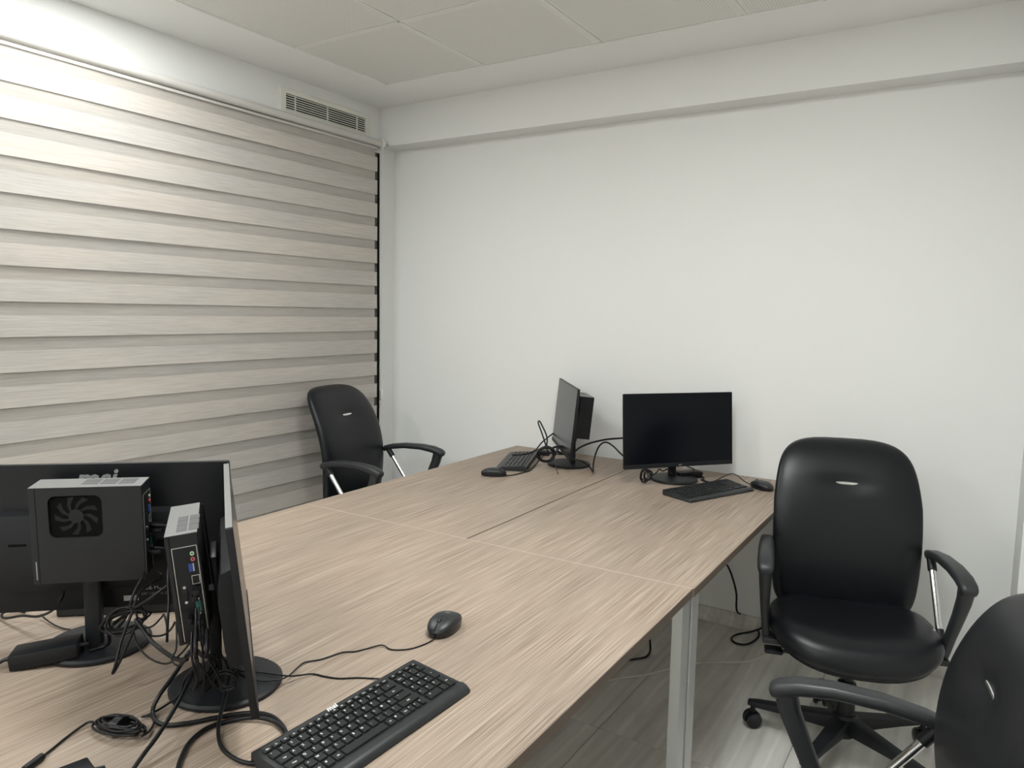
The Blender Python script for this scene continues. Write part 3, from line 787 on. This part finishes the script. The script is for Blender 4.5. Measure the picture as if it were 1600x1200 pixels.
def coil_pts(c, u, v, a, b, turns, jit, rise=(0, 0, 0), n=14, seed=1):
    rnd = random.Random(seed); c, u, v, rise = Vector(c), Vector(u).normalized(), Vector(v).normalized(), Vector(rise)
    out = []
    for t in range(turns):
        ja, jb = 1+rnd.uniform(-jit, jit), 1+rnd.uniform(-jit, jit); of = u*rnd.uniform(-jit, jit)*a*.5+v*rnd.uniform(-jit, jit)*b*.6
        for k in range(n):
            q = 2*pi*k/n
            out.append(c+of*(k/n)+u*(a*ja*math.cos(q))+v*(b*jb*math.sin(q))+rise*((t+k/n)/turns+.15*rnd.random()))
    return out
MICE = [o for o in COL.objects if o.name.startswith('computer_mouse')]
KEYB = [o for o in COL.objects if o.name.startswith('keyboard')]
# foreground: mouse and keyboard cords
cord(MICE[0], PX([(679, 998, .004), (665, 1006, .002), (640, 1014, .002), (612, 1015, .002), (597, 1008, .004), (575, 1013, .002), (555, 1018, .002), (536, 1019, .002), (515, 1026, .002), (498, 1031, .002), (476, 1035, .003),
    (464, 1044, .006), (452, 1055, .014), (436, 1062, .0175), (405, 1064, .0175), (378, 1054, .0175), (352, 1030, .03)])+[pcpt('M2', -.07, -.135, -.10), pcpt('M2', -.07, -.128, -.045)], .0016)
cord(KEYB[0], PX([(598, 1061, .008), (580, 1060, .002), (556, 1059, .002), (530, 1060, .002), (508, 1057, .002), (488, 1053, .003), (462, 1056, .010), (448, 1056, .0165), (425, 1053, .0175), (400, 1050, .0175), (370, 1046, .02), (346, 1026, .04)])
    +[pcpt('M2', -.075, -.145, -.085), pcpt('M2', -.074, -.129, -.008)], .0017)
# thick leads under the edge-on monitor
p2 = lambda x, y, z: pcpt('M2', x, y, z)
cable('thick black lead looping from the foreground ports round the monitor base to the keyboard', [p2(-.066, -.129, -.052), p2(-.072, -.160, -.085)]+PX([(300, 1015, .075), (272, 1055, .05), (250, 1085, .03), (239, 1108, .012), (243, 1126, .006), (262, 1133, .005), (300, 1129, .005), (345, 1120, .005),
    (392, 1114, .005), (424, 1119, .005), (442, 1135, .005), (447, 1152, .005), (440, 1168, .004)]), .0040)
cable('black lead hanging from the edge-on monitor and curling under the foreground keyboard', [pcpt('M2', -.030, -.100, -.150)]+PX([(364, 1045, .055), (354, 1080, .035), (345, 1115, .018), (341, 1145, .008), (348, 1170, .005), (372, 1188, .005), (398, 1193, .005), (425, 1188, .004)]), .0036)
cable('black lead making a wide open loop on the desk left of the foreground keyboard', PX([(276, 1215, .005), (281, 1190, .005), (296, 1160, .005), (325, 1137, .005), (360, 1126, .005), (398, 1121, .008), (428, 1127, .006), (446, 1143, .005), (456, 1160, .004)]), .0038)
cable('black lead running down past the bundled cord to the lower picture edge', [p2(-.083, -.129, -.048), p2(-.086, -.165, -.075)]+PX([(307, 1040, .075), (290, 1075, .06), (270, 1112, .045), (246, 1150, .03), (222, 1182, .015), (200, 1215, .005), (185, 1245, .004)]), .0036)
# cords crowded under the port face
for k, (a_, b_, c_) in enumerate([(-.066, -.055, .012), (-.072, -.045, -.012), (-.085, -.05, .02), (-.078, -.010, -.02), (-.090, -.05, .0)]):
    q0 = p2(a_, -.128, b_); q1 = p2(a_-.004, -.150, b_-.035); q2 = p2(a_+c_*.6, -.150, -.125); q3 = p2(a_+c_, -.14, -.165+.006*k); q4 = p2(a_+c_*.3+.02, -.10, -.150+.004*k); q5 = p2(a_+.012, -.085, -.115)
    cable(['thin black cord hooked under the foreground port face, outermost', 'thin black cord under the foreground port face, next to the network port', 'thin black cord dropping from the foreground video port', 'thin black cord crossing the foreground port face', 'thin black cord at the lower left of the foreground port face'][k],
          [q0, q1, q2, q3, q4, q5], .0021, group='thin cords under the foreground port face')
cable('small ring of coiled black cord below the foreground mini computer', coil_pts(p2(-.045, -.12, -.150), (0.3, .2, 0), (0, 0, 1), .016, .017, 4, .25, (.012, -.012, 0), seed=4), .0019)
# bundled cord with a wrap, ferrite end
bc = atz(187, 1138, T+.010)
bu = (atz(226, 1146, T+.01)-atz(150, 1130, T+.01)).normalized(); bv = Vector((-bu.y, bu.x, 0))
bun = thing('bundled_cord', 'black cord folded into a bundle with a strap at the lower left of the desk', 'cable', (bc.x, bc.y, T))
loc = lambda p: Vector(p)-Vector((bc.x, bc.y, T))
tail1 = [loc(p) for p in PX([(150, 1130, .010), (140, 1128, .008), (126, 1136, .005), (104, 1152, .003), (82, 1170, .003), (64, 1184, .004)])]
tail2 = [loc(p) for p in PX([(222, 1150, .012), (234, 1142, .008), (241, 1128, .006), (238, 1118, .006), (222, 1120, .006), (238, 1114, .006), (262, 1100, .008), (280, 1085, .02), (290, 1060, .05)])]+[loc(p2(-.088, -.150, -.10))]
mb = MB(); mb.tube(coil_pts((0, 0, .008), bu, bv, .042, .017, 7, .22, (0, 0, .016), seed=2), .0021, 7, 3); mb.tube(tail1, .0021, 7, 4); mb.tube(tail2, .0021, 7, 4)
o = mb.build('cord', M['cable'], bun, 70); o['kind'] = 'stuff'
mb = MB(); rs = []
for xx in (-.007, .007): rs.append([bu*xx+bv*(.019*math.cos(q))+Vector((0, 0, .0155+.015*math.sin(q))) for q in [2*pi*k/16 for k in range(16)]])
mb.rings(rs); mb.build('strap', M['plastic'], bun)
fa, fb = loc(atz(66, 1182, T+.006)), loc(atz(38, 1203, T+.006))
MB().tube([fa, fa.lerp(fb, .1), fa.lerp(fb, .9), fb], .0062, 12, 0).build('connector', M['cable'], bun)
# power adapters
def brick(label, c, az, l, w_, h, parent_group='black power adapters'):
    t = thing('power_adapter', label, 'adapter', (c[0], c[1], T+.0005), (0, 0, az), parent_group)
    mb = MB(); mb.box((-l/2, -w_/2, 0), (l/2, w_/2, h), .003); mb.build('body', M['plastic'], t)
    for sx in (-1, 1): MB().tube([(sx*(l/2-.002), 0, h*.5), (sx*(l/2+.016), 0, h*.5)], .006, 10, 0, rads=(.0065, .0035)).build('strain_relief', M['cable'], t)
    return t
ac = atz(80, 1023, T+.016)+Vector((-.004, -.004, 0)); bk1 = brick('black power adapter brick leaning on the round base at the left edge', ac, R(50), .122, .060, .031)
bk1.location.z = T+.0078; bk1.rotation_euler = (0, R(-6), R(50))
ac2 = atz(88, 1222, T+.02); brick('black power adapter just showing at the lower left edge', ac2, R(78), .10, .055, .026)
ac4 = atz(1064, 744, T+.01); brick('black power adapter behind the base of the facing far monitor', (ac4.x+.02, ac4.y+.04), R(48), .115, .05, .028)
ac3 = atz(832, 709, T+.012); brick('black power adapter at the rear of the far left keyboard', (ac3.x+.02, ac3.y+.055), R(20), .085, .04, .024)
# leads round the monitor at the left edge
p1 = lambda x, y, z: pcpt('M1', x, y, z)
L1 = 'black leads in the tangle between the foreground monitors'
a0 = Vector((ac.x, ac.y, T+.016)); ad = Vector((math.cos(R(50)), math.sin(R(50)), 0))
cable('black lead leaving the adapter brick toward the left picture edge', [a0-ad*.075, a0-ad*.10+Vector((0, 0, -.008)), a0-ad*.15+Vector((-.03, 0, -.012)), a0-ad*.20+Vector((-.08, .01, -.012))], .0038, group=L1)
cable('black lead rising from the adapter brick across the monitor post into the tangle', [a0+ad*.075, a0+ad*.11+Vector((.0, 0, .01))]+DP([(172, 982, 1.47), (200, 958, 1.45), (236, 934, 1.43), (262, 915, 1.44)]), .0034, group=L1)
cable('black lead drooping from under the left edge monitor in a long arc', DP([(102, 905, 1.60), (98, 930, 1.585), (84, 952, 1.60), (60, 963, 1.63), (35, 962, 1.66), (8, 966, 1.69), (3, 960, 1.71), (15, 954, 1.73), (40, 956, 1.74)]), .0030, group=L1)
cable('thin black cord sagging behind the adapter brick to the monitor post', PX([(64, 960, .012), (72, 968, .006), (90, 979, .004), (112, 984, .004), (142, 983, .016)]), .0017, group=L1)
cable('black lead from the upper port of the fan computer curving behind the vented box', [p1(-.075, -.128, .045), p1(-.075, -.150, .043), p1(-.06, -.175, .035), p1(-.03, -.20, .01)], .0030, group=L1)
cable('black lead from the middle port of the fan computer dipping into the tangle', [p1(-.075, -.128, -.005), p1(-.08, -.155, -.012)]+DP([(262, 905, 1.45), (264, 935, 1.42), (262, 970, 1.40), (261, 1003, 1.40)]), .0026, group=L1)
cable('black lead from the lower port of the fan computer dropping to the desk', [p1(-.08, -.128, -.052), p1(-.085, -.142, -.066)]+DP([(219, 925, 1.46), (206, 958, 1.44), (190, 1000, 1.42), (180, 1040, 1.40), (176, 1052, 1.40), (184, 1040, 1.405), (200, 1005, 1.42), (214, 972, 1.43)]), .0028, group=L1)
cable('thick black lead sloping from the tangle down toward the edge-on monitor', DP([(212, 968, 1.43), (224, 985, 1.41), (238, 1003, 1.39), (256, 1018, 1.37), (276, 1030, 1.34), (292, 1030, 1.31)]), .0040, group=L1)
cable('thin black cord sagging low between the two foreground monitors', DP([(208, 985, 1.44), (216, 1010, 1.42), (236, 1030, 1.41), (262, 1037, 1.38), (284, 1020, 1.33), (300, 1000, 1.29)]), .0018, group=L1)
cable('thin black cord arching between the two foreground monitors', DP([(228, 990, 1.44), (240, 994, 1.42), (256, 992, 1.40), (268, 982, 1.38), (274, 972, 1.37), (276, 990, 1.36), (275, 1015, 1.34), (268, 1030, 1.33), (280, 1040, 1.31), (300, 1020, 1.28)]), .0018, group=L1)
cable('thin black cord bowing up above the round base at the left', DP([(182, 985, 1.45), (205, 982, 1.45), (235, 980, 1.44), (252, 965, 1.43), (256, 960, 1.43), (260, 975, 1.42), (262, 990, 1.42)]), .0018, group=L1)
cable('black cord wound in a loose hank beside the left edge monitor post', coil_pts(atd(202, 968, 1.46), (.75, .6, .25), (-.1, 0, 1), .036, .020, 7, .35, (.01, -.02, .006), seed=9), .0020, group=L1)
cable('black lead leaning from the desk up to the rear of the left edge monitor', DP([(176, 990, 1.46), (196, 965, 1.455), (210, 925, 1.47), (222, 900, 1.50), (228, 880, 1.54)]), .0028, group=L1)
# far left desk
L3 = 'black leads on the far desks'
d3 = 3.52
cable('thin black lead standing up in a narrow loop beside the slanted monitor', DP([(856, 706, d3), (851, 690, d3+.01), (846, 675, d3+.02), (841, 661, d3+.03), (843, 658, d3+.03), (847, 665, d3+.02), (853, 678, d3+.01), (855, 688, d3), (853, 702, d3)]), .0036, group=L3)
cable('thin black lead slanting up behind the slanted screen', DP([(800, 711, 3.46), (818, 710, 3.48), (835, 705, 3.54), (846, 692, 3.64), (858, 682, 3.76), (868, 675, 3.80), (880, 670, 3.80)]), .0036, group=L3)
cable('black cord wound in a round hank at the foot of the slanted monitor', coil_pts(atd(853, 709, 3.44), (.85, .5, 0), (0, .1, 1), .036, .030, 8, .22, (.02, -.03, .004), seed=5), .0030, group=L3)
cable('black cord lying in small loops behind the slanted monitor base', coil_pts(atd(876, 703, 3.52), (.8, .6, 0), (.1, 0, 1), .045, .018, 4, .3, (.02, .02, 0), seed=6), .0028, group=L3)
cable('thin black cord crossing the base of the slanted monitor', PX([(861, 712, .03), (866, 720, .022), (869, 730, .016), (871, 737, .013), (872, 740, .003)]), .0017, group=L3)
cable('black lead bridging the gap from the slanted monitor to the facing monitor', DP([(893, 714, 3.40), (902, 702, 3.42), (920, 693, 3.44), (945, 687, 3.46), (965, 685, 3.47), (985, 684, 3.47)]), .0044, group=L3)
cable('black lead arching up from the far desk to the facing monitor', [atd(895, 717, 3.36)]+PX([(910, 721, .03), (922, 730, .010), (927, 737, .004)])+DP([(927, 726, 3.30), (931, 708, 3.33), (938, 695, 3.36), (947, 691, 3.38), (958, 697, 3.38), (968, 707, 3.37), (982, 720, 3.36)]), .0038, group=L3)
cable('black cord hanging in a round coil under the facing monitor', coil_pts(atd(1005, 743, 3.16), (.8, .6, 0), (.1, 0, 1), .018, .026, 5, .2, (.02, .015, 0), seed=8), .0026, group=L3)
cable('black cord tangled under the left half of the facing monitor', DP([(1008, 733, 3.18), (1018, 742, 3.2), (1026, 738, 3.22), (1030, 733, 3.25), (1036, 736, 3.25), (1044, 733, 3.25), (1050, 741, 3.22)]), .0028, group=L3)
cable('black lead trailing over the desk behind the far right keyboard', [atd(1074, 729, 3.22)]+PX([(1084, 733, .03), (1092, 741, .010), (1100, 747, .004), (1096, 750, .004), (1104, 753, .003)]), .0034, group=L3)
cord(MICE[1], PX([(1173, 757, .006), (1163, 752, .012), (1152, 743, .022), (1143, 740, .025), (1132, 744, .018), (1120, 750, .006), (1108, 753, .003), (1096, 748, .003)]), .0022)
cord(MICE[2], PX([(790, 743, .006), (802, 742, .003), (815, 739, .003), (830, 734, .003), (840, 722, .003), (846, 714, .004)]), .0022)
cord(KEYB[2], PX([(826, 733, .010), (834, 728, .004), (842, 718, .003), (850, 712, .006)]), .0020)
# floor
cable('black cable dropping behind the far right desk and looping on the floor', [atd(1120, 878, 3.47)]+[Vector((-.93, 3.385, .30)), Vector((-.885, 3.385, .19)), Vector((-.872, 3.37, .10))]+FL([(1164, 962, .05), (1180, 978, .025), (1186, 992, .006), (1176, 1003, .005), (1162, 1007, .005), (1148, 1004, .005), (1143, 997, .005), (1152, 991, .005), (1170, 988, .012), (1184, 984, .03), (1193, 980, .04)]), .0045, group=None)
cable('pale cable lying across the tiled floor under the desks', FL([(880, 1080, .004), (960, 1061, .004), (1005, 1055, .004), (1045, 1045, .004), (1085, 1037, .004), (1125, 1035, .004), (1165, 1034, .004), (1190, 1026, .004), (1212, 1015, .004), (1250, 1002, .004), (1300, 1000, .004)]), .0046, 'cable_white', group=None)
cable('short black cable bending down to the floor under the near desk edge', [Vector((-1.12, 2.90, .30)), Vector((-1.112, 2.90, .10))]+FL([(1016, 1016, .02), (1010, 1026, .006), (998, 1029, .006), (978, 1033, .008), (960, 1046, .006)]), .0048, group=None)
